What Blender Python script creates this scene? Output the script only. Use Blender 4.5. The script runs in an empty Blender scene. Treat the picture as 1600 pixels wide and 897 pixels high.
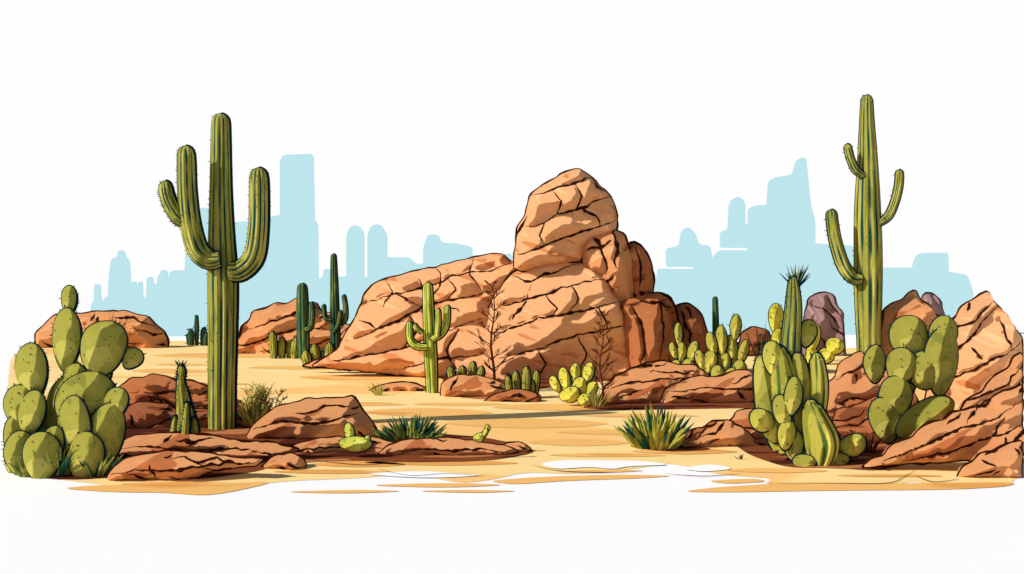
import bpy, math, random
import numpy as np
from mathutils import Vector, noise
from mathutils.geometry import delaunay_2d_cdt

scene=bpy.context.scene
col=scene.collection
F=1600.0; HH=3.6; YH=448.5
def depth(row): return F*HH/(row-YH)
def W(px,py,d): return ((px-800)*d/F, HH-(py-YH)*d/F)
def G(px,py):
    d=depth(py); return ((px-800)*d/F, d)

# ---------------------------------------------------------------- world, sun, camera
sun_vec=Vector((-0.79,-0.30,0.56)).normalized()
elev=math.asin(sun_vec.z)
w=bpy.data.worlds.new("World"); scene.world=w; w.use_nodes=True
nt=w.node_tree; nt.nodes.clear()
out=nt.nodes.new('ShaderNodeOutputWorld')
sky=nt.nodes.new('ShaderNodeTexSky'); sky.sky_type='NISHITA'; sky.sun_disc=False
sky.sun_elevation=elev; sky.sun_rotation=math.atan2(sun_vec.x,sun_vec.y)
bg1=nt.nodes.new('ShaderNodeBackground'); bg1.inputs[1].default_value=0.06
nt.links.new(sky.outputs[0],bg1.inputs[0])
bg2=nt.nodes.new('ShaderNodeBackground'); bg2.inputs[0].default_value=(1,0.99,1,1); bg2.inputs[1].default_value=1.0
tc=nt.nodes.new('ShaderNodeTexCoord'); sp=nt.nodes.new('ShaderNodeSeparateXYZ')
nt.links.new(tc.outputs['Generated'],sp.inputs[0])
mr=nt.nodes.new('ShaderNodeMapRange'); mr.inputs[1].default_value=0.275; mr.inputs[2].default_value=0.32
nt.links.new(sp.outputs[2],mr.inputs[0])
mx=nt.nodes.new('ShaderNodeMixShader')
nt.links.new(mr.outputs[0],mx.inputs[0]); nt.links.new(bg2.outputs[0],mx.inputs[1]); nt.links.new(bg1.outputs[0],mx.inputs[2])
nt.links.new(mx.outputs[0],out.inputs[0])
sl=bpy.data.lights.new("sun","SUN"); sl.energy=5.0; sl.angle=math.radians(0.5); sl.color=(1,0.96,0.9)
so=bpy.data.objects.new("sun",sl); col.objects.link(so); so.rotation_euler=sun_vec.to_track_quat('Z','Y').to_euler(); so.location=sun_vec*60
cam=bpy.data.cameras.new("camera"); co=bpy.data.objects.new("camera",cam); col.objects.link(co)
co.location=(0,0,HH); co.rotation_euler=(math.radians(90),0,0); cam.sensor_width=36; cam.lens=36; cam.clip_end=3000
scene.camera=co
scene.view_settings.view_transform='Standard'; scene.view_settings.look='None'; scene.view_settings.exposure=0

# ---------------------------------------------------------------- materials
def lin(c):
    r=[]
    for v in c:
        v/=255.0
        r.append(v/12.92 if v<=0.04045 else ((v+0.055)/1.055)**2.4)
    return r
def alb(c,k=1.0):
    return tuple([min(v*k,0.92) for v in lin(c)]+[1])
MATS={}
def mat(name,tones,k=0.8,scale=(1,1,1),nscale=1.0,groove=None,toon=0.5,pos=(0.42,0.58),rot=(0,0,0),emis=0.0,gr=(0.45,0.75),mott=(0.93,1.05),tsize=0.84):
    if name in MATS: return MATS[name]
    m=bpy.data.materials.new(name); m.use_nodes=True; n=m.node_tree; n.nodes.clear(); L=n.links.new
    o=n.nodes.new('ShaderNodeOutputMaterial')
    if len(tones)>1:
        t=n.nodes.new('ShaderNodeTexCoord'); mp=n.nodes.new('ShaderNodeMapping'); mp.inputs['Scale'].default_value=scale
        mp0=n.nodes.new('ShaderNodeMapping'); mp0.inputs['Rotation'].default_value=rot
        L(t.outputs['Object'],mp0.inputs[0]); L(mp0.outputs[0],mp.inputs[0])
        nz=n.nodes.new('ShaderNodeTexNoise'); nz.inputs['Scale'].default_value=nscale; nz.inputs['Detail'].default_value=2.0; nz.inputs['Distortion'].default_value=0.3
        L(mp.outputs[0],nz.inputs['Vector'])
        cr=n.nodes.new('ShaderNodeValToRGB'); cr.color_ramp.interpolation='LINEAR'
        e=cr.color_ramp.elements; e[0].position=0; e[0].color=alb(tones[0],k); e[1].position=1; e[1].color=alb(tones[-1],k)
        if len(tones)==3:
            for p,c in ((pos[0]-0.01,tones[0]),(pos[0]+0.01,tones[1]),(pos[1]-0.01,tones[1]),(pos[1]+0.01,tones[2])):
                x=e.new(p); x.color=alb(c,k)
        else:
            for p,c in ((pos[0]-0.01,tones[0]),(pos[0]+0.01,tones[1])):
                x=e.new(p); x.color=alb(c,k)
        L(nz.outputs[0],cr.inputs[0]); colr=cr.outputs[0]
        nz2=n.nodes.new('ShaderNodeTexNoise'); nz2.inputs['Scale'].default_value=nscale*7; nz2.inputs['Detail'].default_value=5
        L(mp.outputs[0],nz2.inputs['Vector'])
        mr=n.nodes.new('ShaderNodeMapRange'); mr.inputs[1].default_value=0.3; mr.inputs[2].default_value=0.7; mr.inputs[3].default_value=mott[0]; mr.inputs[4].default_value=mott[1]
        L(nz2.outputs[0],mr.inputs[0])
        hv=n.nodes.new('ShaderNodeHueSaturation'); L(mr.outputs[0],hv.inputs['Value']); L(colr,hv.inputs['Color']); colr=hv.outputs[0]
    else:
        rgb=n.nodes.new('ShaderNodeRGB'); rgb.outputs[0].default_value=alb(tones[0],k); colr=rgb.outputs[0]
    if groove is not None:
        at=n.nodes.new('ShaderNodeAttribute'); at.attribute_name='groove'
        r2=n.nodes.new('ShaderNodeMapRange'); r2.inputs[1].default_value=gr[0]; r2.inputs[2].default_value=gr[1]
        L(at.outputs['Fac'],r2.inputs[0])
        mc=n.nodes.new('ShaderNodeMix'); mc.data_type='RGBA'; L(r2.outputs[0],mc.inputs[0]); L(colr,mc.inputs[6]); mc.inputs[7].default_value=alb(groove,k); colr=mc.outputs[2]
    df=n.nodes.new('ShaderNodeBsdfDiffuse'); L(colr,df.inputs[0]); res=df.outputs[0]
    if toon>0:
        tn=n.nodes.new('ShaderNodeBsdfToon'); tn.component='DIFFUSE'; tn.inputs['Size'].default_value=tsize; tn.inputs['Smooth'].default_value=0.03
        L(colr,tn.inputs[0]); ms=n.nodes.new('ShaderNodeMixShader'); ms.inputs[0].default_value=toon; L(df.outputs[0],ms.inputs[1]); L(tn.outputs[0],ms.inputs[2]); res=ms.outputs[0]
    if emis>0:
        em=n.nodes.new('ShaderNodeEmission'); L(colr,em.inputs[0]); em.inputs[1].default_value=1/k
        ms=n.nodes.new('ShaderNodeMixShader'); ms.inputs[0].default_value=emis; L(res,ms.inputs[1]); L(em.outputs[0],ms.inputs[2]); res=ms.outputs[0]
    L(res,o.inputs[0]); MATS[name]=m; return m

SR=(0.4,1,2.8)
def rk(name,t,k,deg): return mat(name,t,k,SR,0.9,rot=(0,math.radians(deg),0),toon=0.95,pos=(0.38,0.64),tsize=0.85)
ROCK=rk("rock_tan",[(200,130,82),(222,164,116),(232,180,132)],1.0,-20)
ROCKM=rk("rock_orange",[(172,102,62),(206,144,96),(220,164,116)],0.98,25)
ROCKD=rk("rock_brown",[(136,76,46),(178,110,68),(200,136,92)],0.92,10)
ROCKR=rk("rock_red",[(120,66,46),(156,94,62),(182,118,80)],0.88,-10)
ROCKP=rk("rock_mauve",[(112,84,90),(150,118,120),(178,148,142)],0.95,-60)
INKR=mat("rock_crevice",[(62,28,18)],0.6,toon=0)
INKG=mat("cactus_spine",[(16,50,60)],0.6,toon=0)
CT=dict(toon=0.98,tsize=0.81)
CACT=mat("saguaro_skin",[(122,124,50),(150,148,64),(174,168,80)],0.98,(2,2,0.25),1.6,groove=(18,64,66),gr=(0.6,0.92),**CT)
CACTL=mat("saguaro_skin_pale",[(156,166,60),(190,196,80),(206,212,104)],0.9,(2,2,0.6),1.6,groove=(80,106,50),gr=(0.7,0.95),**CT)
CACTD=mat("saguaro_skin_dark",[(66,96,62),(92,116,62),(140,146,70)],0.8,(2,2,0.4),1.6,groove=(16,60,66),gr=(0.5,0.9),**CT)
LOBE=mat("ribbed_cactus_skin",[(142,140,54),(170,164,70),(200,190,86)],0.92,(2,2,0.4),1.2,groove=(70,92,48),gr=(0.75,0.97),**CT)
PAD=mat("prickly_pad_skin",[(124,124,52),(148,144,62),(172,164,78)],0.98,(1,1,1),1.1,**CT)
PADY=mat("prickly_pad_yellow",[(176,172,56),(208,200,76),(226,216,98)],0.9,(1,1,1),2.2,**CT)
GRASS=mat("bush_leaf",[(84,102,50),(132,140,64),(176,174,84)],0.85,(3,3,1),2.5)
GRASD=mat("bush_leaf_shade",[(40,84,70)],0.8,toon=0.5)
DRY=mat("dry_twig",[(112,62,36)],0.65,toon=0)
DRYK=mat("dark_twig",[(92,48,30)],0.6,toon=0)
DRYG=mat("dry_grass",[(146,140,60),(186,176,86)],0.85,(3,3,1),2)
SAND=mat("sand",[(238,190,118),(247,208,142),(250,216,156)],1.06,(0.10,0.22,1),1.0,toon=0,pos=(0.42,0.62),mott=(0.98,1.02))
SANDD=mat("sand_dark",[(222,160,86),(233,180,106)],1.04,(0.15,0.4,1),1.0,toon=0,mott=(0.98,1.02))
SOIL=mat("soil",[(84,40,30),(132,72,44),(190,124,78)],0.9,(0.3,0.8,1),1.2,toon=0,pos=(0.46,0.62))
WHITE=mat("white_ground",[(254,253,254)],1.0,toon=0)
HAZE_GLOW=mat("haze_blue_glow",[(190,230,237)],0.8,toon=0,emis=0.97)  # distance haze put into the colour; self-glow keeps building faces flat and unshaded

# ---------------------------------------------------------------- mesh helpers
class MB:
    def __init__(s): s.v=[];s.f=[];s.m=[];s.g=[]
    def add(s,vs,fs,mi=0,gs=None):
        b=len(s.v); s.v+= [tuple(p) for p in vs]; s.f+=[tuple(i+b for i in f) for f in fs]; s.m+=[mi]*len(fs); s.g+= (gs if gs is not None else [0.0]*len(vs))
    def tube(s,path,rad,seg=5,mi=1):
        n=len(path)
        if n<2: return
        vs=[];fs=[]
        for i,p in enumerate(path):
            p=Vector(p); a=Vector(path[max(i-1,0)]); b=Vector(path[min(i+1,n-1)]); t=(b-a)
            if t.length<1e-9: t=Vector((0,0,1))
            t.normalize(); u=t.cross(Vector((0,1,0)))
            if u.length<0.1: u=t.cross(Vector((1,0,0)))
            u.normalize(); v=t.cross(u)
            r=rad[i] if hasattr(rad,'__len__') else rad
            for k in range(seg):
                A=2*math.pi*k/seg; vs.append(p+u*(r*math.cos(A))+v*(r*math.sin(A)))
        for i in range(n-1):
            for k in range(seg):
                fs.append((i*seg+k,i*seg+(k+1)%seg,(i+1)*seg+(k+1)%seg,(i+1)*seg+k))
        fs.append(tuple(range(seg))); fs.append(tuple((n-1)*seg+k for k in range(seg)))
        s.add(vs,fs,mi)
    def cone(s,p,dirv,l,r,mi=1):
        p=Vector(p); t=Vector(dirv).normalized(); u=t.orthogonal().normalized(); v=t.cross(u)
        vs=[p+u*r, p-u*r*0.5+v*r*0.87, p-u*r*0.5-v*r*0.87, p+t*l]
        s.add(vs,[(0,1,3),(1,2,3),(2,0,3)],mi)
    def obj(s,name,mats,origin,parent=None,smooth=True):
        me=bpy.data.meshes.new(name); ox,oy,oz=origin
        me.from_pydata([(x-ox,y-oy,z-oz) for x,y,z in s.v],[],s.f)
        for m in mats: me.materials.append(m)
        me.polygons.foreach_set('material_index',s.m); me.polygons.foreach_set('use_smooth',[smooth]*len(s.f))
        a=me.attributes.new('groove','FLOAT','POINT'); a.data.foreach_set('value',s.g)
        me.update(); ob=bpy.data.objects.new(name,me); col.objects.link(ob)
        if parent is not None:
            ob.parent=parent; ob.location=(ox-parent.location.x,oy-parent.location.y,oz-parent.location.z)
        else: ob.location=(ox,oy,oz)
        return ob
def tag(o,label,cat,group=None):
    o["label"]=label; o["category"]=cat
    if group: o["group"]=group
    return o
def empty(name,loc,label,cat,group=None):
    e=bpy.data.objects.new(name,None); e.empty_display_size=0.2; col.objects.link(e); e.location=loc
    return tag(e,label,cat,group)
def catmull(pts,per=6):
    n=len(pts); res=[]
    P=[np.array(p,float) for p in pts]
    for i in range(n-1):
        p0,p1,p2,p3=P[max(i-1,0)],P[i],P[i+1],P[min(i+2,n-1)]
        for k in range(per):
            t=k/per
            res.append(0.5*((2*p1)+(-p0+p2)*t+(2*p0-5*p1+4*p2-p3)*t*t+(-p0+3*p1-3*p2+p3)*t**3))
    res.append(P[-1])
    return res
def jag(pts,rnd,st=9,j=1.9):
    P=[np.array(p,float) for p in pts]; res=[P[0]]
    for a,b in zip(P[:-1],P[1:]):
        L=np.hypot(*(b-a)); n=max(1,int(L/st)); t=(b-a)/max(L,1e-6); nn=np.array([-t[1],t[0]]); o=rnd.uniform(-j*1.6,j*1.6)
        for k in range(1,n+1):
            f=k/n; q=a+(b-a)*f
            if k<n: q=q+nn*(o*math.sin(math.pi*f)+rnd.uniform(-j,j))+t*rnd.uniform(-2,2)
            res.append(q)
    return res
def chaikin(pts,c=0.2,it=1,mx=None):
    P=[np.array(p,float) for p in pts]
    for _ in range(it):
        R=[]
        for i in range(len(P)):
            a=P[i];b=P[(i+1)%len(P)]; L=np.hypot(*(b-a)); cc=c if mx is None else min(0.3,mx/max(L,1e-6))
            R.append(a*(1-cc)+b*cc); R.append(a*cc+b*(1-cc))
        P=R
    return P
def segd(pts,segs):
    D=np.full(len(pts),1e9)
    for a,b in segs:
        ab=b-a; l=max(ab@ab,1e-12); t=np.clip(((pts-a)@ab)/l,0,1); q=a+t[:,None]*ab
        D=np.minimum(D,np.hypot(*(pts-q).T))
    return D
def inside(pts,poly):
    x,y=pts[:,0],pts[:,1]; r=np.zeros(len(pts),bool); n=len(poly); j=n-1
    for i in range(n):
        xi,yi=poly[i]; xj,yj=poly[j]
        c=((yi>y)!=(yj>y))&(x<(xj-xi)*(y-yi)/((yj-yi)+1e-12)+xi); r^=c; j=i
    return r
def lowpoly(P,cu,cv,A,tab,off):
    ca,sa=math.cos(A),math.sin(A)
    wx=np.array([noise.noise(Vector((p[0]/70,p[1]/70,off))) for p in P]); wy=np.array([noise.noise(Vector((p[0]/70,p[1]/70,off+7))) for p in P])
    u=(P[:,0]*ca+P[:,1]*sa)/cu+wx*0.7+off; v=(-P[:,0]*sa+P[:,1]*ca)/cv+wy*1.1+off*1.7
    i=np.floor(u).astype(int); j=np.floor(v).astype(int); fu=u-i; fv=v-j; N=tab.shape[0]
    h00=tab[i%N,j%N];h10=tab[(i+1)%N,j%N];h01=tab[i%N,(j+1)%N];h11=tab[(i+1)%N,(j+1)%N]
    return np.where(fu>fv,h00*(1-fu)+h10*(fu-fv)+h11*fv,h00*(1-fv)+h01*(fv-fu)+h11*fu)

# ---------------------------------------------------------------- rocks
def rock(name,outline,d,thick=1.0,cracks=(),auto=0,ang=-20,mats=None,cell=4.5,seed=0,parent=None,dy=0.0,label=None,cat="rock",R=None,ink=1.6,facet=1.0,fs=(46,20),yaw=0.0):
    """yaw: metres the slab's right edge recedes per metre of width, so right-hand faces turn from the sun"""
    rnd=random.Random(seed*7+3); rs=np.random.RandomState(seed+11)
    d=d+dy; s=F/d
    ol=chaikin(outline,0.16,1,mx=3)
    ol2=[]
    for i in range(len(ol)):
        a=ol[i];b=ol[(i+1)%len(ol)]; L=np.hypot(*(b-a)); k=max(1,int(L/(cell*2)))
        for q in range(k):
            p=a+(b-a)*q/k
            if q>0: p=p+rs.uniform(-1.4,1.4,2)
            ol2.append(p)
    poly=np.array(ol2)
    mn=poly.min(0); mxx=poly.max(0)
    cr=[jag(c,rnd) for c in cracks]
    A=math.radians(ang)
    tries=0; made=0; msz=max(mxx-mn)
    while made<auto and tries<auto*25:
        tries+=1
        p=np.array([rnd.uniform(mn[0],mxx[0]),rnd.uniform(mn[1],mxx[1])])
        if not inside(p[None],poly)[0]: continue
        L=rnd.uniform(0.2,0.75)*msz
        a2=A+rnd.uniform(-0.25,0.25) if rnd.random()<0.65 else A+math.radians(rnd.choice([55,70,-70]))+rnd.uniform(-.25,.25)
        steep=abs(a2-A)>0.6
        if steep: L=min(L*0.4,34)
        path=[]; h=a2; q=p.copy(); st=6.0
        for k in range(int(L/st)):
            if k%2==0: h=a2+rnd.uniform(-0.5,0.5)
            q=q+np.array([math.cos(h),math.sin(h)])*st
            if not inside(q[None],poly)[0]: break
            path.append(q.copy())
        if len(path)<3: continue
        if cr:
            sg=[(c[i],c[i+1]) for c in cr for i in range(len(c)-1)]
            if np.mean(segd(np.array(path),sg)<7)>0.4: continue
        cr.append(path); made+=1
    osegs=[(poly[i],poly[(i+1)%len(poly)]) for i in range(len(poly))]
    csegs=[(c[i],c[i+1]) for c in cr for i in range(len(c)-1)]
    xs=np.arange(mn[0],mxx[0],cell); ys=np.arange(mn[1],mxx[1],cell*0.87)
    g=np.array([(x+(cell/2 if j%2 else 0),y) for j,y in enumerate(ys) for x in xs]); g=g+rs.uniform(-cell*.12,cell*.12,g.shape)
    g=g[inside(g,poly)]; g=g[segd(g,osegs)>cell*0.55]
    if len(g)==0: g=np.array([poly.mean(0)])
    allp=[Vector(p) for p in poly]+[Vector(p) for p in g]
    ed=[(i,(i+1)%len(poly)) for i in range(len(poly))]
    r=delaunay_2d_cdt(allp,ed,[],1,1e-5)
    V=np.array([tuple(v) for v in r[0]]); Fc=[tuple(f) for f in r[2]]
    size=min(mxx-mn); Rr=(R if R else min(size*0.20,15))
    tab=rs.uniform(-1,1,(31,31)); tab2=rs.uniform(-1,1,(31,31)); tab3=rs.uniform(-1,1,(31,31)); off=seed*1.37
    sc=min(1.0,max(0.42,size/105)); cx=(mn[0]+mxx[0])/2
    def H(P):
        D=segd(P,osegs); u=1-np.clip(D/Rr,0,1); h=thick*0.55*(1-u**1.4)+thick*0.45*np.clip(D/(size*0.45),0,1)
        env=np.clip(D/(cell*2.0),0,1)
        h+=env*facet*sc*(lowpoly(P,fs[0]*2.4*sc,fs[1]*2.8*sc,A,tab3,off+3)*21+lowpoly(P,fs[0]*sc,fs[1]*sc,A,tab,off)*9.5+lowpoly(P,fs[0]*.5*sc,fs[1]*.5*sc,A+0.3,tab2,off+5)*2.4)/s
        h-=env*yaw*(P[:,0]-cx)/s
        if csegs:
            C=segd(P,csegs); h-=env*(5.5*sc/s)*np.exp(-(C/4.0)**1.4)
        return h
    h=H(V)
    mb=MB()
    def to3(P,hh): return [(((p[0]-800)/s),d-t,HH-(p[1]-YH)/s) for p,t in zip(P,hh)]
    fv=to3(V,h)
    def area(f):
        a,b,c=[V[i] for i in f[:3]]; return (b[0]-a[0])*(c[1]-a[1])-(b[1]-a[1])*(c[0]-a[0])
    ff=[f if area(f)<0 else f[::-1] for f in Fc]
    mb.add(fv,ff,0)
    D=segd(V,osegs); u=1-np.clip(D/Rr,0,1); hb=-thick*0.9*(1-u**1.7)
    mb.add(to3(V,hb),[f[::-1] for f in ff],0)
    ir=ink/s
    rim=[p for p in poly]+[poly[0]]
    rim3=to3(np.array(rim),[0.0]*len(rim))
    rr=[ir*(0.7+1.0*abs(noise.noise(Vector((i*0.25,seed,0)))*1.6)) for i in range(len(rim))]
    mb.tube(rim3,rr,6,1)
    for c in cr:
        c=np.array(c)
        if not inside(c,poly).all(): c=c[inside(c,poly)|(segd(c,osegs)<4)]
        if len(c)<3: continue
        cc=[c[0]]
        for i in range(1,len(c)):
            cc.append((c[i-1]*2+c[i])/3); cc.append((c[i-1]+c[i]*2)/3); cc.append(c[i])
        c=np.array(cc); ch=H(c)+1.0/s
        n=len(c); sk=rnd.uniform(0.6,1.6); rad=[ir*1.15*max(0.15,math.sin(math.pi*(0.06+0.9*(i/(n-1))**sk)))*(0.6+1.9*abs(noise.noise(Vector((i*.22,seed,c[0][0]))))) for i in range(n)]
        mb.tube(to3(c,ch),rad,6,1)
    org=((cx-800)/s,d,max(0,HH-(mxx[1]-YH)/s))
    o=mb.obj(name,mats or [ROCK,INKR],org,parent)
    if label: tag(o,label,cat)
    return o

RT=[ROCK,INKR]; RM=[ROCKM,INKR]; RB=[ROCKD,INKR]; RR=[ROCKR,INKR]; RP=[ROCKP,INKR]
dF=depth(592)
x,_=W(850,592,dF)
form=empty("rock_formation",(x,dF,0),"tall tan sandstone outcrop of stacked cracked boulders on sand","rock formation")
rock("core_rock",[(600,600),(640,440),(740,412),(800,412),(830,400),(860,330),(935,330),(950,370),(975,385),(1005,400),(1012,465),(1045,475),(1090,500),(1098,600)],dF,0.3,mats=[ROCKR,INKR],seed=50,parent=form,dy=1.4,cell=9,facet=0.5)
rock("left_ridge",[(486,572),(512,556),(528,545),(540,520),(556,494),(568,460),(582,444),(604,434),(625,430),(642,424),(680,418),(712,408),(740,402),(770,396),(786,397),(800,410),(812,412),(814,450),(808,480),(808,608),(760,606),(680,592),(600,584)],dF,1.0,
 [[(560,476),(610,462),(640,455),(700,435),(760,425),(800,412)],[(540,532),(600,510),(660,480),(720,465),(775,452)],[(600,435),(615,455),(600,480)],[(680,418),(690,440),(672,465),(660,490)],[(520,562),(580,552),(620,545),(690,520),(760,495)],[(740,402),(735,430),(752,452)],[(640,490),(655,515),(630,545)],[(720,510),(700,545),(715,580)],[(600,578),(650,570),(700,556),(755,548)],[(615,458),(640,470),(660,480)],[(700,436),(715,452),(700,470)],[(560,500),(580,505),(592,514)]],3,-24,RT,4,1,form,1.0,fs=(56,22))
rock("main_slab",[(752,570),(758,500),(770,466),(788,440),(800,426),(830,410),(852,406),(880,399),(915,404),(930,418),(946,430),(955,450),(970,468),(980,500),(992,545),(994,602),(900,610),(758,608)],dF,1.2,
 [[(785,478),(850,460),(910,440),(950,434)],[(765,522),(840,495),(900,485),(968,470)],[(800,430),(830,440),(870,425),(905,412)],[(830,445),(822,470),(800,500)],[(764,562),(830,545),(900,520),(980,505)],[(890,446),(900,465),(885,490)],[(840,545),(852,565),(835,592)],[(900,520),(915,550),(905,590)],[(850,460),(868,480),(860,495)],[(930,480),(945,510),(935,520)]],2,-18,RT,4,2,form,0,fs=(56,22),ink=1.8)
rock("summit_boulder",[(803,420),(803,398),(807,372),(808,354),(820,338),(828,305),(838,296),(858,284),(886,268),(903,263),(912,268),(924,276),(938,292),(946,297),(960,318),(965,348),(962,372),(925,378),(915,390),(908,408),(860,416),(825,424)],dF,1.0,
 [[(828,305),(860,300),(895,290),(925,278)],[(820,354),(850,350),(880,335),(915,325),(955,306)],[(895,290),(906,310),(890,335)],[(808,398),(850,385),(890,370),(925,358),(962,345)],[(850,350),(842,370),(850,385)],[(905,325),(930,340),(935,358)],[(862,300),(875,318),(868,337)],[(806,368),(816,354),(824,338)],[(925,278),(930,295),(945,300)]],1,-18,RT,3.6,3,form,-0.35,fs=(46,22),ink=2.0)
rock("shoulder_boulder",[(908,380),(922,361),(940,360),(955,356),(976,366),(982,385),(988,400),(994,440),(990,480),(962,472),(938,436),(920,428),(910,416)],dF,0.8,[[(925,372),(940,400),(945,430)],[(955,360),(962,390),(960,420)],[(914,392),(935,388),(952,376)]],1,72,RM,4,4,form,-0.35,fs=(34,22),ink=2.4,yaw=.35,facet=.8)
rock("side_boulder",[(974,388),(988,378),(1003,385),(1012,398),(1018,412),(1022,442),(1018,476),(985,480),(976,430)],dF,0.7,[[(990,385),(998,415),(995,450)]],1,80,RB,4,5,form,0.2,fs=(34,22),ink=2.4,yaw=.35,facet=.8)  # right-hand block: darker brown carries its shade in the base colour
rock("lower_boulder",[(962,474),(975,464),(990,460),(1030,457),(1046,464),(1054,476),(1064,512),(1062,598),(990,604),(976,560)],dF,0.9,[[(985,480),(1000,520),(995,570)],[(1030,470),(1035,510),(1025,560)],[(975,476),(1000,470),(1030,472),(1050,480)]],2,75,RB,4,6,form,-0.1,ink=2.4,yaw=.35,facet=.9)  # shadowed block, its shade painted in through the darker rock tone
rock("base_boulder",[(1046,485),(1060,476),(1075,473),(1090,484),(1098,494),(1106,530),(1108,588),(1040,592)],dF,0.8,[[(1062,485),(1075,520),(1070,560)]],2,70,RR,4,7,form,0.5,ink=2.2,yaw=.3,facet=.9)  # deep red-brown tone paints in the shade of the right-hand face

def R1(name,label,outline,base,**k):
    return rock(name,outline,depth(base),label=label,**k)
R1("rock_ledge","low layered brown rock ledge at the foot of the outcrop",[(935,632),(944,604),(962,586),(985,576),(1010,566),(1035,563),(1060,570),(1085,570),(1110,588),(1120,634)],626,thick=0.6,auto=6,ang=-8,mats=RM,seed=21,cell=4,fs=(50,14),cracks=[[(945,606),(985,596),(1030,590),(1090,586)]])
R1("rock_ledge","cracked tan brown ledge joining the outcrop foot",[(1030,634),(1040,606),(1064,596),(1085,588),(1125,588),(1150,578),(1168,578),(1185,590),(1205,590),(1225,636)],629,thick=0.5,auto=6,ang=-4,mats=RM,seed=44,cell=4,fs=(50,14),cracks=[[(1045,610),(1090,604),(1140,606),(1210,600)]])
R1("rock_ledge","flat cracked reddish rock ledge beside dry shrub",[(688,625),(690,598),(712,586),(745,586),(774,594),(800,604),(792,626)],619,thick=0.45,auto=6,ang=5,mats=RM,seed=22,cell=3.6,fs=(40,12))
R1("rock_slab","thin brown rock slab lying on sand",[(752,630),(772,616),(800,608),(825,610),(846,618),(842,632)],627,thick=0.35,auto=3,ang=0,mats=RB,seed=23,cell=3.6,fs=(34,12))
R1("rock_slab","thin grey brown slab lying on sand",[(570,616),(584,606),(606,599),(640,597),(668,606),(664,617)],611,thick=0.3,auto=3,ang=0,mats=RM,seed=24,cell=3.6,fs=(34,12))
R1("rock_ledge","low line of broken stones under the ridge",[(470,572),(500,560),(530,552),(565,550),(600,558),(640,560),(700,572),(760,580),(760,594),(640,584)],583,thick=0.4,auto=12,ang=6,mats=RM,seed=45,cell=3.6,fs=(34,10))
R1("rock_outcrop","low tan craggy outcrop behind small green cacti",[(340,560),(356,540),(374,526),(378,508),(390,500),(394,486),(416,482),(430,473),(448,475),(466,464),(482,474),(494,472),(502,486),(520,490),(530,504),(548,508),(562,524),(556,562)],553,thick=0.9,auto=8,ang=-20,mats=RM,seed=25,cell=4,fs=(54,18),facet=1.3,cracks=[[(380,514),(430,500),(480,482),(505,484)],[(365,542),(420,528),(470,512),(546,512)]])
R1("rock_outcrop","low craggy reddish rock mound behind prickly pears",[(52,548),(56,520),(70,506),(84,492),(108,488),(130,490),(148,486),(196,485),(216,492),(232,494),(244,508),(256,516),(264,532),(262,548)],543,thick=0.9,auto=10,ang=8,mats=RM,seed=26,cell=4,fs=(54,18),facet=1.3)
R1("rock_ledge","dark red brown rock ledge behind tall saguaro",[(176,640),(184,606),(205,590),(226,590),(236,584),(262,588),(276,596),(300,594),(328,606),(340,618),(362,630),(374,644),(360,650)],638,thick=0.4,auto=9,ang=10,mats=RB,seed=27,cell=4.5,fs=(60,16),facet=1.2)
R1("rock_ledge","layered brown ledge under tall saguaro",[(178,674),(184,646),(200,636),(214,628),(262,630),(274,640),(320,638),(350,652),(372,652),(396,672),(388,680)],668,thick=0.4,auto=9,ang=8,mats=RR,seed=46,cell=4.5,fs=(60,14),facet=1.2)
R1("boulder","large angular brown boulder with dark shaded side",[(380,690),(394,666),(412,650),(432,635),(456,630),(480,622),(520,622),(552,618),(560,628),(568,642),(586,665),(594,690)],682,thick=0.7,auto=3,ang=-10,mats=RM,seed=28,cell=4.5,cracks=[[(400,668),(450,652),(510,655),(562,645)],[(470,640),(510,632),(550,632)]],fs=(70,24),yaw=.15,ink=2)
R1("rock_slab","low brown rock ledge below tall saguaro",[(180,718),(188,692),(210,680),(262,676),(330,680),(380,690),(420,690),(470,702),(440,716)],708,thick=0.4,auto=9,ang=4,mats=RM,seed=30,cell=4.2,fs=(60,13),cracks=[[(190,700),(260,694),(330,700),(420,704)]],ink=2)
R1("rock_slab","flat cracked brown slab lying on sand",[(165,752),(176,732),(196,716),(225,710),(262,704),(330,708),(380,716),(415,716),(400,728),(330,736),(300,748),(270,752)],748,thick=0.4,auto=7,ang=4,mats=RM,seed=29,cell=4.2,fs=(60,15),cracks=[[(180,738),(240,730),(300,726),(400,722)]],ink=2)
R1("rock","small wedge shaped brown rock on sand",[(404,733),(425,714),(455,707),(474,716),(480,728),(460,734)],731,thick=0.3,auto=2,ang=20,mats=RM,seed=31,cell=3.6,fs=(30,14),ink=1.8)
R1("rock_slab","low rocky ledge between boulder and bush",[(440,708),(462,694),(500,684),(548,682),(590,684),(640,698),(630,711),(500,713)],705,thick=0.35,auto=7,ang=0,mats=RM,seed=33,cell=4,fs=(50,11),cracks=[[(456,702),(520,696),(600,698)]])
R1("rock_slab","long flat brown ledge with dark shadow on sand",[(590,710),(606,696),(640,686),(690,684),(740,688),(790,696),(812,706),(780,713),(650,715)],709,thick=0.35,auto=7,ang=3,mats=RM,seed=32,cell=4,fs=(50,11),cracks=[[(606,704),(670,698),(740,700),(795,704)]])
R1("rock","small flat stone on sand",[(778,706),(790,692),(812,690),(832,702),(815,708)],706,thick=0.2,auto=1,ang=10,mats=RM,seed=34,cell=3.6,fs=(30,14))
R1("boulder","mauve grey faceted boulder behind cacti",[(1252,560),(1256,496),(1262,466),(1276,458),(1292,456),(1304,462),(1308,478),(1318,488),(1322,560)],556,thick=0.7,auto=6,ang=50,mats=RP,seed=35,cell=4,fs=(34,24),facet=1.5,R=8,ink=1.2)
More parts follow.
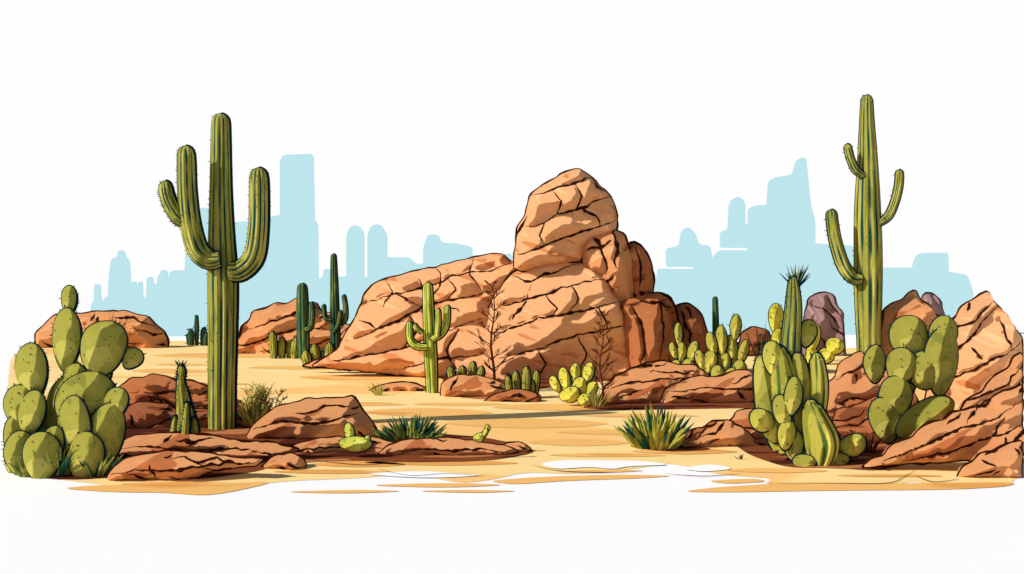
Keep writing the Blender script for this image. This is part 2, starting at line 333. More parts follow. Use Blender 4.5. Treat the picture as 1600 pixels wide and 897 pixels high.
R1("boulder","mauve boulder rising behind prickly pear",[(1420,560),(1424,480),(1438,470),(1444,458),(1458,458),(1470,470),(1476,492),(1480,560)],552,thick=0.7,auto=4,ang=40,mats=RP,seed=36,cell=4,fs=(34,24),facet=1.5,R=8,ink=1.2)
R1("boulder","small dark red rock mound behind cacti",[(1150,560),(1158,520),(1176,510),(1200,516),(1215,560)],556,thick=0.6,auto=3,ang=20,mats=RR,seed=37,cell=4,fs=(30,16))
R1("rock_outcrop","brown craggy outcrop behind prickly pear",[(1356,612),(1366,560),(1376,520),(1380,484),(1392,474),(1410,468),(1418,458),(1430,452),(1438,468),(1452,476),(1460,492),(1484,500),(1520,530),(1560,560),(1560,614)],598,thick=0.9,auto=10,ang=-35,mats=RM,seed=38,cell=4.2,facet=1.2,ink=1.8)
R1("rock_outcrop","tan sloping outcrop with layered cracks",[(1440,660),(1450,590),(1468,540),(1480,508),(1494,494),(1500,480),(1520,468),(1544,454),(1550,472),(1566,486),(1580,508),(1597,526),(1597,665)],632,thick=0.5,auto=6,ang=-38,mats=RT,seed=39,cell=4.2,fs=(80,24),R=8,ink=2,cracks=[[(1464,566),(1510,520),(1545,480)],[(1470,600),(1530,560),(1597,532)],[(1500,540),(1520,560)],[(1550,500),(1565,545)],[(1480,512),(1510,500),(1540,470)]])
R1("rock_ledge","red brown broken ledge between cacti",[(1275,650),(1284,606),(1304,590),(1310,568),(1345,548),(1356,560),(1392,572),(1420,600),(1450,652)],640,thick=0.5,auto=9,ang=-20,mats=RM,seed=40,cell=4.2,facet=1.2)
R1("rock_ledge","low red brown stones under prickly pear",[(1270,702),(1282,664),(1300,660),(1306,640),(1340,632),(1370,618),(1420,650),(1440,704)],672,thick=0.4,auto=9,ang=-15,mats=RB,seed=47,cell=4.2,facet=1.2)
R1("rock_ledge","small brown rock ledge beside olive bush",[(1058,702),(1064,684),(1076,672),(1100,668),(1110,658),(1140,656),(1160,668),(1185,690),(1200,702)],697,thick=0.35,auto=6,ang=-20,mats=RM,seed=41,cell=4)
R1("rock_ledge","brown rock wedge behind ribbed cacti",[(1110,692),(1126,664),(1145,654),(1150,642),(1176,638),(1200,650),(1260,692)],684,thick=0.35,auto=5,ang=-20,mats=RM,seed=48,cell=4)
R1("rock_bank","broad stepped orange brown slabs with dark crevices",[(1420,722),(1440,694),(1462,682),(1470,664),(1496,650),(1508,626),(1534,612),(1552,588),(1576,574),(1582,558),(1597,550),(1597,742),(1500,744)],712,thick=0.45,mats=RM,seed=42,cell=4.2,auto=6,ang=-34,R=9,ink=2.2,fs=(90,20),cracks=[[(1470,672),(1530,630),(1597,590)],[(1510,626),(1560,600),(1597,572)]])
R1("rock_slab","long sloping cracked brown slab on sand",[(1346,730),(1362,716),(1380,712),(1394,694),(1424,684),(1444,664),(1474,656),(1486,644),(1530,634),(1556,616),(1597,600),(1597,728),(1540,716),(1480,722),(1420,724)],733,thick=0.4,mats=RM,seed=49,cell=4.2,auto=6,ang=-30,R=9,ink=2.2,fs=(90,18),cracks=[[(1374,718),(1440,688),(1500,664),(1550,650),(1597,626)],[(1410,718),(1480,700),(1540,680),(1597,656)],[(1500,664),(1520,640)],[(1540,680),(1560,648)]])
R1("rock","cracked brown rock on sand edge",[(1494,746),(1504,728),(1520,720),(1530,708),(1552,704),(1576,692),(1597,688),(1597,748)],745,thick=0.4,mats=RM,seed=43,cell=4,auto=6,ang=-22,fs=(60,16),ink=2)

# ---------------------------------------------------------------- ribbed cactus
def ribbed(mb,path,d,dy=0,nr=11,gd=0.10,spines=0,ink=1.3,seed=0):
    rnd=random.Random(seed); s=F/(d); dd=d+dy
    C=np.array(catmull(path,7))
    e=C[-1].copy(); t=C[-1,:2]-C[-3,:2]; t/=np.hypot(*t)+1e-9; r=e[2]/2
    pts=[tuple(c) for c in C]
    keep=[p for p in pts if np.hypot(p[0]-e[0],p[1]-e[1])>r*0.95] or pts[:2]
    for a in (0,18,36,52,66,78,87):
        A=math.radians(a); c=e[:2]-t*r*(1-math.sin(A)); keep.append((c[0],c[1],2*r*math.cos(A)))
    pts=keep; n=len(pts); per=8; seg=nr*per
    vs=[];gs=[];L=[];Rr=[]; ph0=[rnd.uniform(-.25,.25) for _ in range(nr)]
    P3=[Vector(((p[0]-800)/s,dd,HH-(p[1]-YH)/s)) for p in pts]
    for i in range(n):
        a=P3[max(i-1,0)];b=P3[min(i+1,n-1)]; T=(b-a).normalized(); N=Vector((T.z,0,-T.x)) ; Y=Vector((0,1,0)); r=pts[i][2]/2/s
        for k in range(seg):
            q=k//per; A=2*math.pi*k/seg+(ph0[q]*(1-(k%per)/per)+ph0[(q+1)%nr]*(k%per)/per)*2*math.pi/nr
            ph=(k%per)/per; g=abs(math.cos(math.pi*ph))**2.2
            nz=noise.noise(Vector((q+(ph>0.5),i*0.18,seed*3.1)))
            rr=r*(1.0-gd*g); vs.append(P3[i]+N*(rr*math.cos(A))+Y*(rr*math.sin(A))); gs.append(min(1,max(0,g*(1+nz*0.6))) if i<n-2 else 0.3)
        L.append(P3[i]-N*r*0.99); Rr.append(P3[i]+N*r*0.99)
        if spines and i<n-1:
            for q in range(nr):
                if rnd.random()<spines:
                    A=2*math.pi*(q+0.5)/nr; dv=N*math.cos(A)+Y*math.sin(A)
                    mb.cone(P3[i]+dv*r*0.97,dv+T*rnd.uniform(-.3,.6),rnd.uniform(2.5,5)/s,0.9/s)
            for sg in (-1,1):
                if rnd.random()<spines*3:
                    mb.cone(P3[i]+N*sg*r*0.97,N*sg+T*rnd.uniform(-.2,.7),rnd.uniform(3.5,6)/s,1.3/s)
    fs=[(i*seg+k,(i+1)*seg+k,(i+1)*seg+(k+1)%seg,i*seg+(k+1)%seg)[::-1] for i in range(n-1) for k in range(seg)]
    fs.append(tuple((n-1)*seg+k for k in range(seg)))
    mb.add(vs,fs,0,gs)
    if ink>0:
        rim=L+[P3[-1]]+Rr[::-1]; mb.tube(rim,[ink/s*0.8]*(len(L)+1)+[ink/s*1.7]*len(Rr),5,1)
def cactus(name,label,basepx,row,stems,mats,cat="cactus",spines=0.0,nr=11,part=("trunk","arm"),group=None,seed=0,ink=1.3,gd=0.10):
    d=depth(row); x,_=W(basepx,row,d)
    e=empty(name,(x,d,0),label,cat,group)
    for i,(path,dy) in enumerate(stems):
        mb=MB(); ribbed(mb,path,d,dy,nr=nr if (i==0 or part[0]==part[1]) else max(7,nr-3),spines=spines,seed=seed+i,ink=ink,gd=gd)
        p=path[0]; s=F/d
        mb.obj(part[0] if i==0 else part[1],mats,((p[0]-800)/s,d+dy,HH-(p[1]-YH)/s),e)
    return e
CM=[CACT,INKG]; CL=[CACTL,INKG]; CD=[CACTD,INKG]; LM=[LOBE,INKG]; PM=[PAD,INKG]; PY=[PADY,INKG]
cactus("saguaro_cactus","tall ribbed green saguaro with three upraised arms",347,670,[
 ([(347,676,42),(347,600,43),(348,520,45),(348,440,47),(346,370,40),(345,300,34),(345,220,30),(345,178,28)],0),
 ([(352,406,22),(335,407,30),(317,390,32),(306,350,31),(301,300,29),(300,260,28),(299,232,26)],-0.45),
 ([(306,354,14),(290,343,23),(276,321,23),(270,302,22),(269,286,20)],-0.5),
 ([(362,424,28),(380,423,32),(400,402,33),(407,360,31),(408,300,30),(407,264,28)],-0.2)],CM,spines=0.12,nr=13,seed=1,ink=1.6)
cactus("saguaro_cactus","very tall slender saguaro with small side arms",1357,600,[
 ([(1357,604,34),(1357,540,36),(1356,460,42),(1356,400,43),(1355,330,40),(1355,250,30),(1354,190,22),(1354,149,17)],0),
 ([(1340,436,14),(1326,434,19),(1311,414,20),(1300,380,19),(1295,352,18),(1293,329,17)],-0.4),
 ([(1345,276,8),(1333,268,12),(1325,252,12),(1321,238,12),(1319,227,11)],-0.3),
 ([(1368,350,9),(1383,338,13),(1393,316,13),(1399,290,13),(1400,267,12)],-0.3)],CM,spines=0.04,nr=11,seed=2)
cactus("saguaro_cactus","small dark green saguaro with stub arms",473,562,[
 ([(474,560,17),(473,500,19),(472,443,15)],0),([(478,515,8),(487,508,9),(488,472,8)],-.2)],CD,nr=8,seed=3,ink=1)
cactus("saguaro_cactus","slim dark saguaro with two short arms",523,574,[
 ([(525,572,15),(523,500,14),(522,440,11),(521,397,8)],0),([(527,505,7),(539,500,8),(541,482,7),(538,461,6)],-.2),([(519,500,5),(509,496,6),(507,476,6)],-.2),([(521,520,5),(530,508,7),(534,485,6)],-.4)],CD,nr=8,seed=4,ink=1)
cactus("saguaro_cactus","pale green young saguaro with curved arms",674,614,[
 ([(675,616,17),(673,560,20),(670,500,18),(668,442,15)],0),
 ([(668,542,9),(652,540,12),(642,528,11),(641,502,9)],-.3),([(676,530,10),(690,520,12),(698,505,11),(700,477,9)],-.3),([(684,525,8),(686,505,9),(686,482,8)],-.5),([(662,520,6),(652,512,8),(650,505,7)],-.4)],CL,nr=8,seed=5,ink=1.1)
cactus("saguaro_cactus","small thin dark cactus column behind boulders",1118,590,[([(1118,594,9),(1118,510,9),(1117,464,7)],0)],CD,nr=7,seed=7,ink=0.8)
bc=cactus("bud_cactus","slim ribbed spiny green cactus with tufted tip",290,705,[([(290,708,24),(292,686,36),(291,660,34),(288,635,25),(285,614,20),(283,598,12),(283,590,12),(284,580,12),(283,570,6)],0),([(300,704,12),(308,676,12),(306,650,6)],-.12),([(280,704,12),(275,676,12),(278,648,6)],-.15),([(292,704,12),(296,664,12),(298,626,6)],-.25)],LM,spines=0.5,nr=7,seed=8,ink=1.4)
def fingers(label,bx,row,lst,mats,nr=8,seed=0,spines=0.05,ink=1.1,name="columnar_cactus"):
    st=[]
    for i,(x,top,wd) in enumerate(lst):
        lean=(x-bx)*0.12
        st.append(([(x-lean,row+3,wd*0.6),(x-lean*.6,row-(row-top)*0.35,wd*.95),(x,row-(row-top)*0.7,wd),(x+lean*0.3,top,wd*0.68)],(i%3-1)*0.25))
    return cactus(name,label,bx,row,st,mats,part=("stem","stem"),nr=nr,seed=seed,spines=spines,ink=ink)
fingers("tiny distant clump of dark finger cacti",308,540,[(300,514,8),(307,493,6),(316,512,9),(324,520,7),(294,522,6)],CD,seed=6,ink=0.8)
fingers("cluster of small olive finger cacti on ledge",818,622,[(822,572,13),(806,580,12),(838,580,11),(794,586,10),(830,594,12)],PM,seed=22)
fingers("cluster of round little cacti beside dark saguaros",505,576,[(480,547,14),(492,538,14),(506,544,14),(516,535,13),(532,544,14),(542,556,10)],LM,seed=23)
fingers("row of tiny yellow green cacti below outcrop",440,560,[(428,518,12),(440,527,11),(452,532,11),(463,528,12)],LM,seed=24)
fingers("row of olive little cacti under ridge",728,598,[(705,572,12),(722,572,12),(738,566,12),(752,572,11)],PM,seed=25)

# ---------------------------------------------------------------- prickly pads
def pad(parent,cx,cy,hw,hh,tilt,d,dy,mats,seed,ink=1.5,spike=0.0):
    rnd=random.Random(seed); s=F/d; mb=MB()
    th=0.5*hw; A=math.radians(tilt); yaw=math.radians(rnd.uniform(-14,14))
    X0=(cx-800)/s; Z0=HH-(cy-YH)/s
    ca,sa=math.cos(A),math.sin(A); cyw,syw=math.cos(yaw),math.sin(yaw)
    wob=[rnd.uniform(-.06,.06) for _ in range(4)]
    def T(x,y,z):
        e=1+0.15*z-0.10*z*z+wob[0]*math.sin(3*z+wob[1]*60)
        x=x*e*(1+wob[2]); z=z*(1+wob[3]*math.sin(2*x)); x*=hw; z*=hh; y*=th
        x,y=x*cyw-y*syw,x*syw+y*cyw
        x,z=x*ca+z*sa,-x*sa+z*ca
        return (X0+x/s,d+dy+y/s,Z0+z/s)
    nu,nv=32,20; vs=[];fs=[]
    for j in range(nv+1):
        ph=math.pi*j/nv
        for i in range(nu):
            t=2*math.pi*i/nu; vs.append(T(math.sin(ph)*math.cos(t),math.sin(ph)*math.sin(t)*(1+0.14*noise.noise(Vector((math.cos(t)*1.6,math.sin(t)*1.6+j*.35,seed)))),-math.cos(ph)))
    for j in range(nv):
        for i in range(nu): fs.append((j*nu+i,j*nu+(i+1)%nu,(j+1)*nu+(i+1)%nu,(j+1)*nu+i))
    mb.add(vs,fs,0)
    rim=[T(math.sin(a)*1.01,0,-math.cos(a)*1.01) for a in [2*math.pi*k/40 for k in range(41)]]
    mb.tube(rim,[ink/s*(0.85+1.0*max(0,math.cos(2*math.pi*k/40-0.9))) for k in range(41)],5,1)
    nd=int(3+hw*hh/220)
    for k in range(nd):
        r=math.sqrt(rnd.random())*0.85; a=rnd.uniform(0,6.28); x,z=r*math.cos(a),r*math.sin(a); y=-math.sqrt(max(0,1-r*r))
        p=Vector(T(x,y*0.98,z)); q=Vector(T(x,y*1.1,z)); mb.cone(p,(q-p)+Vector((rnd.uniform(-.02,.02),-0.01,rnd.uniform(-.02,.03))),3.2/s,1.2/s)
    ns=int(spike*(hw+hh)/3.2)
    for k in range(ns):
        a=rnd.uniform(-1.9,1.9); p=Vector(T(math.sin(a),0,math.cos(a))); q=Vector(T(math.sin(a)*1.2,0,math.cos(a)*1.2)); mb.cone(p,q-p,rnd.uniform(4,8)/s,1.1/s)
    return mb.obj("pad",mats,(X0,d+dy,Z0),parent)
def pear(label,bx,row,pads,mats,seed,spike=0.6,ink=1.5,name="prickly_pear_cactus"):
    d=depth(row); x,_=W(bx,row,d); e=empty(name,(x,d,0),label,"cactus")
    for i,p in enumerate(pads):
        cx,cy,hw,hh,t=p[:5]; dy=p[5] if len(p)>5 else 0
        pad(e,cx,cy,hw,hh,t,d,dy,mats,seed*50+i,ink,spike)
pear("big olive prickly pear clump with many round pads",120,738,[
 (91,469,13,23,0,.5),(94,532,23,50,2,.3),(154,545,35,44,15,.2),(196,562,15,18,40,.35),(135,632,48,50,-10,0.05),(184,628,20,24,25,-.1),
 (168,684,28,58,14,-.2),(128,668,28,52,-6,-.3),(150,708,26,38,8,-.45),(110,598,24,30,-20,.3),(100,640,26,50,-8,.25),(142,586,20,24,5,.4)],PM,1)
pear("olive prickly pear clump with spiny rounded pads",45,738,[
 (42,582,27,45,-4,.2),(30,640,24,38,-12,.1),(52,645,22,36,12,-.05),(26,690,17,40,-6,0),(46,706,25,36,-5,-.3),(88,706,26,38,0,-.6),(98,690,16,30,10,-.45),(70,690,26,50,4,.3),(24,716,14,24,0,-.1),(80,640,22,44,8,.35)],PM,2)
pear("large olive prickly pear with stacked spiny pads",1400,700,[
 (1430,528,34,34,-10,.4),(1482,520,23,26,20,.3),(1475,566,28,54,4,.2),(1371,570,18,30,0,.2),(1410,574,22,30,6,.1),(1446,580,26,30,-10,.15),
 (1398,622,27,34,10,0),(1380,656,24,36,-14,-.1),(1436,650,54,25,-30,-.3),(1418,600,20,26,0,.3),(1404,672,26,28,20,.05)],PM,3)
pear("small yellow green prickly pear by rocks",898,634,[
 (868,601,8,14,-30,.1),(883,594,9,20,-14,.05),(899,586,9,18,0,.1),(919,584,9,18,12,.05),(905,606,12,17,8,-.1),(922,610,9,16,30,-.1),(890,616,16,12,-20,-.2),(914,624,14,10,10,-.25)],PY,4,0.2,1.1)
pear("tiny pale cactus with two lobes on sand",556,716,[(546,678,8,17,-8,.05),(556,694,26,12,0,0),(574,688,5,9,14,-.05)],CL,5,0.2,1.2)
pear("tiny curled green cactus on sand",752,718,[(748,684,9,7,-20),(758,676,4,9,25),(762,668,5,4,60)],CL,6,0.2,1.0)
pear("small yellow prickly pear pads behind column",1215,566,[(1212,498,12,24,0),(1214,535,11,22,0,-.1),(1206,556,10,14,0)],PY,7,0.1,1.0)
pear("small yellow pads behind ribbed cacti",1268,570,[(1268,527,13,24,5),(1304,541,14,13,20),(1268,556,10,16,0),(1290,556,12,12,30)],PY,8,0.1,1.0)
pear("irregular clump of yellow green paddle cacti by rocks",1128,602,[(1150,512,9,21,4,.1),(1144,548,10,24,-6,.1),(1127,532,9,24,-3,0),(1130,570,12,22,0,.05),(1112,538,8,20,-14,-.05),(1108,566,11,18,10,-.1),(1160,550,8,20,16,-.1),(1154,578,11,16,0,-.15),(1094,562,8,16,-18,-.1),(1120,586,12,16,-5,-.2),(1140,588,11,14,5,-.25)],LM,10,0.4,1.1)
pear("small yellow green paddle cacti beside boulders",1068,598,[(1060,522,7,18,-4,0),(1064,552,9,18,4,0),(1082,550,8,18,14,-.05),(1052,548,6,14,-18,-.05),(1074,576,11,16,0,-.1),(1056,574,8,12,0,-.1)],LM,11,0.4,1.1)
d=depth(722); cl=empty("cactus_cluster",(W(1240,722,d)[0],d,0),"irregular olive cluster of spiny ribbed stems and round pads","cactus")
def stem(path,dy,mats,seed,nr=9,spines=.12,gd=.1):
    mb=MB(); ribbed(mb,path,d,dy,nr=nr,spines=spines,seed=seed,ink=1.7,gd=gd); s=F/d; p=path[0]
    mb.obj("stem",mats,((p[0]-800)/s,d+dy,HH-(p[1]-YH)/s),cl)
stem([(1240,714,24),(1238,620,30),(1240,540,30),(1244,480,25),(1244,432,13)],0.25,CM,30,9)
stem([(1222,700,30),(1206,650,44),(1196,600,36),(1190,556,20)],0.1,PM,31,6)
stem([(1230,706,30),(1224,640,46),(1222,590,44),(1214,540,26)],0.0,LM,32,6)
stem([(1240,700,30),(1246,640,38),(1248,596,36),(1246,552,20)],0.05,PM,33,6)
stem([(1262,706,26),(1274,640,34),(1278,596,32),(1276,552,18)],0.05,LM,34,6)
stem([(1272,726,34),(1276,690,52),(1266,655,42),(1256,622,20)],-0.35,LM,35,7)
for i,p in enumerate([(1186,655,22,17,30,-.2),(1216,640,14,26,-14,-.3),(1222,676,16,24,8,-.3),(1246,716,18,12,0,-.5),(1326,694,24,17,-15,-.2),(1300,714,18,11,0,-.35),(1204,672,14,20,-20,-.1),(1268,522,14,22,10,.3),(1296,690,14,20,10,-.1),(1236,694,15,24,0,-.2),(1206,560,16,28,-8,-.1),(1232,616,14,30,6,-.35)]):
    pad(cl,*p[:5],d,p[5],PM if i%2 else LM,900+i,1.6,.7)

# ---------------------------------------------------------------- tufts and shrubs
def tuft(name,label,bx,row,n,hpx,spread,mats,seed,wpx=3.0,curve=0.5,cat="plant",top=None,parent=None,dy=0,bs=0.28,dome=0.0,m2=0.25):
    rnd=random.Random(seed); d=depth(row)+dy; s=F/d; X,_=W(bx,row,d); mb=MB()
    z0=0.0 if top is None else HH-(top-YH)/s
    for k in range(n):
        a=rnd.uniform(0,2*math.pi); sp=rnd.uniform(0.05,1)*spread
        L=hpx*rnd.uniform(0.65 if not dome else 0.4,1.05)*(1-dome*sp/spread*0.3)/s; dirv=Vector((math.cos(a)*sp,math.sin(a)*sp*0.8,1)).normalized()
        b=Vector((X+math.cos(a)*sp*hpx*bs/s,d+math.sin(a)*sp*hpx*bs/s,z0-0.02))
        side=Vector((-dirv.z,0,dirv.x)) if rnd.random()<.7 else Vector((0,1,0)).cross(dirv)
        side.normalize(); nrm=side.cross(dirv).normalized()
        vs=[];m=5; wd=wpx*rnd.uniform(.7,1.3)/s
        for i in range(m+1):
            t=i/m; c=b+dirv*(L*t)+Vector((dirv.x,dirv.y,-0.2))*(curve*L*t*t*0.5); ww=wd*(0.55+1.1*t-1.6*t*t)
            ww=max(ww,wd*0.03); vs+= [c-side*ww,c+nrm*ww*0.45,c+side*ww,c-nrm*ww*0.45]
        fs=[]
        for i in range(m):
            for q in range(4): fs.append((i*4+q,i*4+(q+1)%4,(i+1)*4+(q+1)%4,(i+1)*4+q))
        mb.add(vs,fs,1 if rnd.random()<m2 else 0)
    o=mb.obj(name,mats,(X,d,max(z0,0)),parent=parent,smooth=False)
    return o if parent else tag(o,label,cat)
GM=[GRASS,GRASD]; DG=[DRYG,DRY]
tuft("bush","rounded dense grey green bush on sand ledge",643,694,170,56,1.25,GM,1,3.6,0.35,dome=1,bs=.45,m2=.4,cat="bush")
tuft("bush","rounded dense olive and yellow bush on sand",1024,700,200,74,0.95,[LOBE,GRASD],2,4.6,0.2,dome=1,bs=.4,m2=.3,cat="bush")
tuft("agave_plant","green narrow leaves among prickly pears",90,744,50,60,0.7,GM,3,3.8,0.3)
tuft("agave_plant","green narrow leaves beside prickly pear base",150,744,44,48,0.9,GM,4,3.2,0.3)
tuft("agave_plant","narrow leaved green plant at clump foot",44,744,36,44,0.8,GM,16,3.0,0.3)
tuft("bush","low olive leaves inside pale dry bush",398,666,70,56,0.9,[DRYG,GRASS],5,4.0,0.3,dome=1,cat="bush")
tuft("grass_tuft","dry grass tuft at foot of yellow pads",932,636,34,34,0.9,DG,6,1.4,0.4)
tuft("grass_tuft","tiny dry tuft on slab",592,618,18,24,0.8,DG,7,1.3,0.3)
tuft("grass_tuft","dry brown grass among rocks",1356,708,26,44,0.9,[DRY,DRY],8,1.1,0.3)
tuft("grass_tuft","small dry tuft near sand edge",1158,718,14,12,1.0,[DRY,DRY],9,0.9,0.3)
tuft("spiky_crown","",1244,722,30,40,1.0,[INKG,GRASS],13,1.6,0.05,top=448,parent=cl,dy=0.25,bs=0.08)
tuft("tufted_tip","",283,705,14,16,0.8,[INKG,GRASS],17,1.3,0.05,top=574,parent=bc,bs=0.08)
def shrub(label,bx,row,hpx,seed,spread=0.5,r0=2.2,mt=None,depthn=5,name="dry_shrub",trunks=2,tall=None):
    rnd=random.Random(seed); d=depth(row); s=F/d; X,_=W(bx,row,d); mb=MB()
    def br(p,v,L,r,k):
        q=p+v*L+Vector((rnd.uniform(-.1,.1),rnd.uniform(-.1,.1),0))*L
        mid=(p+q)/2+Vector((rnd.uniform(-.08,.08),0,rnd.uniform(-.05,.05)))*L
        mb.tube([p,mid,q],[r,r*.85,r*.7],5,0)
        if k==0: return
        for i in range(rnd.choice([2,3,3])):
            nv=(v+Vector((rnd.uniform(-1,1),rnd.uniform(-.8,.8),rnd.uniform(-.1,.5)))*spread*1.6).normalized()
            br(p+(q-p)*rnd.uniform(.45,1),nv,L*rnd.uniform(.6,.85),max(r*.66,0.45/s),k-1)
    if tall:
        # one upright leader carrying many short side branches
        P=[Vector((X+3*math.sin(i*1.1)/s,d,-0.05+i/9*tall/s)) for i in range(10)]
        mb.tube(P,[(r0*(1-i/10)+0.3)/s for i in range(10)],5,0)
        for i in range(2,10):
            for sg in (-1,1):
                for _ in range(2): br(P[i]+Vector((0,0,rnd.uniform(-.1,.1))),Vector((sg*rnd.uniform(.5,1),rnd.uniform(-.5,.5),rnd.uniform(.4,1))).normalized(),(30-i*2.1)*rnd.uniform(.5,.9)/s,0.8/s,2)
    else:
        for q in range(trunks): br(Vector((X+rnd.uniform(-2,2)/s,d,-0.05)),Vector((rnd.uniform(-.25,.25)*trunks/2,0,1)).normalized(),hpx*0.30/s,r0/s,depthn)
    o=mb.obj(name,[mt or DRY],(X,d,0)); return tag(o,label,"shrub")
shrub("bare leafless upright dark shrub before rock face",770,614,0,4,0.35,2.6,DRYK,tall=170)
shrub("bare reddish twiggy shrub before boulder",940,634,0,5,0.5,1.8,DRY,tall=140)
shrub("dry pale twiggy bush beside tall saguaro",404,664,92,8,0.8,1.3,DRYG,4,trunks=5)
shrub("dry brown twiggy bush beside tall saguaro",428,662,84,9,0.8,1.0,DRY,4,trunks=3)
tuft("grass_tuft","wispy dark grass on rock mound",165,545,16,70,0.5,[DRY,INKG],12,1.0,0.2)
tuft("grass_tuft","wispy blue green twigs between cacti",1188,560,14,66,0.7,[INKG,CACTD],14,0.9,0.2)

# ---------------------------------------------------------------- ground
def sheet(name,polys,z,m):
    mb=MB()
    for pl in polys:
        P=chaikin(pl,0.2,2)
        pts=[Vector(G(*p)) for p in P]
        r=delaunay_2d_cdt(pts,[(i,(i+1)%len(pts)) for i in range(len(pts))],[],1,1e-6)
        vs=[(v[0],v[1],z) for v in r[0]]; fs=[]
        for f in r[2]:
            a,b,c=[r[0][i] for i in f[:3]]; fs.append(tuple(f) if (b-a).cross(c-a)>0 else tuple(f)[::-1])
        mb.add(vs,fs,0)
    o=mb.obj(name,[m],(0,0,0),smooth=False); o["kind"]="structure"
    return o
mb=MB(); mb.add([(-1500,-300,0),(1500,-300,0),(1500,2500,0),(-1500,2500,0)],[(0,1,2,3)]); g=mb.obj("ground",[WHITE],(0,0,0)); g["kind"]="structure"
main=[(12,560),(40,545),(70,533),(330,532),(700,535),(1100,540),(1300,545),(1480,540),(1590,560),(1597,600),(1597,700),(1597,735),(1577,761),(1470,762),(1430,752),(1390,758),(1190,758),(1210,748),(1120,742),(1080,730),(1040,724),(1000,732),(900,742),(820,738),(770,750),(720,756),(640,740),(560,748),(440,752),(330,768),(200,762),(110,752),(40,742),(12,735)]
sheet("sand",[main],0.006,SAND)
def lens(x0,x1,y,h):
    xm=(x0+x1)/2; return [(x0,y),(x0+(x1-x0)*.2,y-h*.4),(xm,y-h*.5),(x1-(x1-x0)*.2,y-h*.3),(x1,y+1),(x1-(x1-x0)*.25,y+h*.4),(xm,y+h*.5),(x0+(x1-x0)*.22,y+h*.35)]
sheet("sand_fringe",[[(90,764),(160,758),(330,757),(440,752),(330,776),(250,770),(180,770)],
 [(1060,769),(1120,762),(1200,757),(1300,756),(1420,756),(1590,754),(1575,761),(1480,766),(1300,767),(1150,770)],
 [(560,759),(700,755),(800,758),(700,763)],[(430,769),(560,766),(640,768),(540,772)],[(760,752),(840,746),(960,742),(1060,744),(1000,748),(880,752),(800,758)],[(1100,752),(1180,748),(1200,753),(1140,757)],[(640,768),(730,766),(820,768),(740,771)],[(860,738),(940,734),(1020,736),(930,740)]],0.010,SANDD)
sheet("sand_streak",[lens(230,470,556,7),lens(200,330,580,8),lens(380,560,575,6),lens(460,640,590,8),lens(220,400,600,4),lens(560,780,645,14),lens(640,800,632,5),lens(690,960,662,16),lens(760,1010,637,11),lens(860,1090,676,8),lens(820,990,692,12),lens(480,640,726,10),lens(900,1100,650,6),lens(420,620,738,7),lens(180,400,757,7),lens(850,1050,712,6),lens(980,1160,706,10),lens(560,820,724,9),lens(1130,1300,736,8),lens(240,330,570,4),lens(500,640,632,6),lens(1300,1480,744,5),lens(700,860,704,5)],0.014,SANDD)  # darker lenses paint in the shading of the sand paths
sheet("soil",[[(180,740),(185,600),(240,585),(330,600),(400,640),(440,660),(480,690),(600,690),(640,672),(700,680),(760,684),(850,706),(760,722),(640,724),(520,720),(430,728),(400,738),(300,752)],
 [(540,560),(600,572),(690,585),(700,620),(770,626),(880,600),(960,596),(1110,560),(1100,540),(560,545)],
 [(1140,690),(1200,660),(1280,640),(1450,640),(1480,690),(1390,738),(1300,732),(1230,732),(1170,712)],
 [(900,638),(960,626),(1100,622),(1220,590),(1300,600),(1280,640),(1180,638),(1060,640),(960,642)],
 [(600,690),(640,680),(700,690),(690,700),(620,700)],[(975,698),(1020,690),(1080,696),(1120,704),(1040,708)],
 [(12,740),(20,690),(200,690),(220,744),(100,752)]],0.018,SOIL)
sheet("pale_ground_patch",[[(840,726),(880,720),(960,721),(1010,722),(1050,728),(980,730),(960,735),(920,731),(870,735)],[(1060,734),(1110,726),(1150,734),(1100,739)],[(560,742),(660,737),(720,742),(760,744),(700,748),(640,748)]],0.022,WHITE)
mb=MB()
for pl in ([(590,734),(640,745),(700,742),(760,746)],[(830,728),(880,738),(960,740),(1000,738)],[(1183,757),(1300,757),(1385,757),(1410,748),(1430,736)],[(1430,745),(1460,755),(1500,750)],[(1040,742),(1100,746),(1160,742)],[(470,718),(560,728),(620,724)]):
    c=catmull(pl,6); n=len(c); P=[(*G(*p),0.024) for p in c]; mb.tube(P,[0.006*(0.25+math.sin(math.pi*i/(n-1))) for i in range(n)],5,0)
o=mb.obj("sand_ripple",[DRY],(0,0,0)); o["kind"]="structure"

# ---------------------------------------------------------------- skyline
SK=0
def bld(poly,dd=74,label="pale blue hazy city building silhouette beyond desert"):
    global SK
    d=dd+SK*0.17; SK+=1
    P=chaikin(poly,0.12,1,mx=3); s=F/d; T=0.6
    v2=[Vector(((p[0]-800)/s,HH-(p[1]-YH)/s)) for p in P]
    v2=[Vector((v.x,max(v.y,-0.3))) for v in v2]
    r=delaunay_2d_cdt(v2,[(i,(i+1)%len(v2)) for i in range(len(v2))],[],1,1e-6)
    n=len(r[0]); mb=MB(); cx=sum(v.x for v in r[0])/n
    fs=[]
    for f in r[2]:
        a,b,c=[r[0][i] for i in f[:3]]; fs.append(tuple(f) if (b-a).cross(c-a)>0 else tuple(f)[::-1])
    mb.add([(v[0],d,v[1]) for v in r[0]],fs,0); mb.add([(v[0],d+T,v[1]) for v in r[0]],[f[::-1] for f in fs],0)
    m=len(v2); mb.add([(v.x,d,v.y) for v in v2]+[(v.x,d+T,v.y) for v in v2],[(i,(i+1)%m,(i+1)%m+m,i+m) for i in range(m)],0)
    o=mb.obj("building",[HAZE_GLOW],(cx,d,0),smooth=False); tag(o,label,"building","hazy city skyline")
B=548
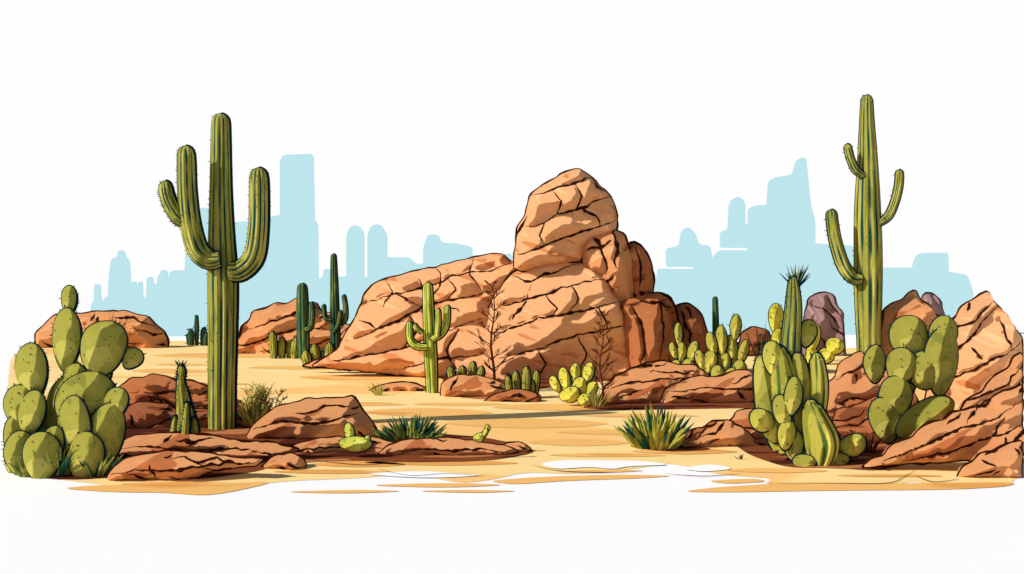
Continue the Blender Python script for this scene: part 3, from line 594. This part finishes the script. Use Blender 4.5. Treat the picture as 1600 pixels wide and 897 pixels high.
bld([(165,B),(168,465),(170,430),(173,405),(183,402),(184,391),(191,391),(193,402),(198,405),(203,465),(205,B)],label="pale blue stepped tower silhouette with small spire")
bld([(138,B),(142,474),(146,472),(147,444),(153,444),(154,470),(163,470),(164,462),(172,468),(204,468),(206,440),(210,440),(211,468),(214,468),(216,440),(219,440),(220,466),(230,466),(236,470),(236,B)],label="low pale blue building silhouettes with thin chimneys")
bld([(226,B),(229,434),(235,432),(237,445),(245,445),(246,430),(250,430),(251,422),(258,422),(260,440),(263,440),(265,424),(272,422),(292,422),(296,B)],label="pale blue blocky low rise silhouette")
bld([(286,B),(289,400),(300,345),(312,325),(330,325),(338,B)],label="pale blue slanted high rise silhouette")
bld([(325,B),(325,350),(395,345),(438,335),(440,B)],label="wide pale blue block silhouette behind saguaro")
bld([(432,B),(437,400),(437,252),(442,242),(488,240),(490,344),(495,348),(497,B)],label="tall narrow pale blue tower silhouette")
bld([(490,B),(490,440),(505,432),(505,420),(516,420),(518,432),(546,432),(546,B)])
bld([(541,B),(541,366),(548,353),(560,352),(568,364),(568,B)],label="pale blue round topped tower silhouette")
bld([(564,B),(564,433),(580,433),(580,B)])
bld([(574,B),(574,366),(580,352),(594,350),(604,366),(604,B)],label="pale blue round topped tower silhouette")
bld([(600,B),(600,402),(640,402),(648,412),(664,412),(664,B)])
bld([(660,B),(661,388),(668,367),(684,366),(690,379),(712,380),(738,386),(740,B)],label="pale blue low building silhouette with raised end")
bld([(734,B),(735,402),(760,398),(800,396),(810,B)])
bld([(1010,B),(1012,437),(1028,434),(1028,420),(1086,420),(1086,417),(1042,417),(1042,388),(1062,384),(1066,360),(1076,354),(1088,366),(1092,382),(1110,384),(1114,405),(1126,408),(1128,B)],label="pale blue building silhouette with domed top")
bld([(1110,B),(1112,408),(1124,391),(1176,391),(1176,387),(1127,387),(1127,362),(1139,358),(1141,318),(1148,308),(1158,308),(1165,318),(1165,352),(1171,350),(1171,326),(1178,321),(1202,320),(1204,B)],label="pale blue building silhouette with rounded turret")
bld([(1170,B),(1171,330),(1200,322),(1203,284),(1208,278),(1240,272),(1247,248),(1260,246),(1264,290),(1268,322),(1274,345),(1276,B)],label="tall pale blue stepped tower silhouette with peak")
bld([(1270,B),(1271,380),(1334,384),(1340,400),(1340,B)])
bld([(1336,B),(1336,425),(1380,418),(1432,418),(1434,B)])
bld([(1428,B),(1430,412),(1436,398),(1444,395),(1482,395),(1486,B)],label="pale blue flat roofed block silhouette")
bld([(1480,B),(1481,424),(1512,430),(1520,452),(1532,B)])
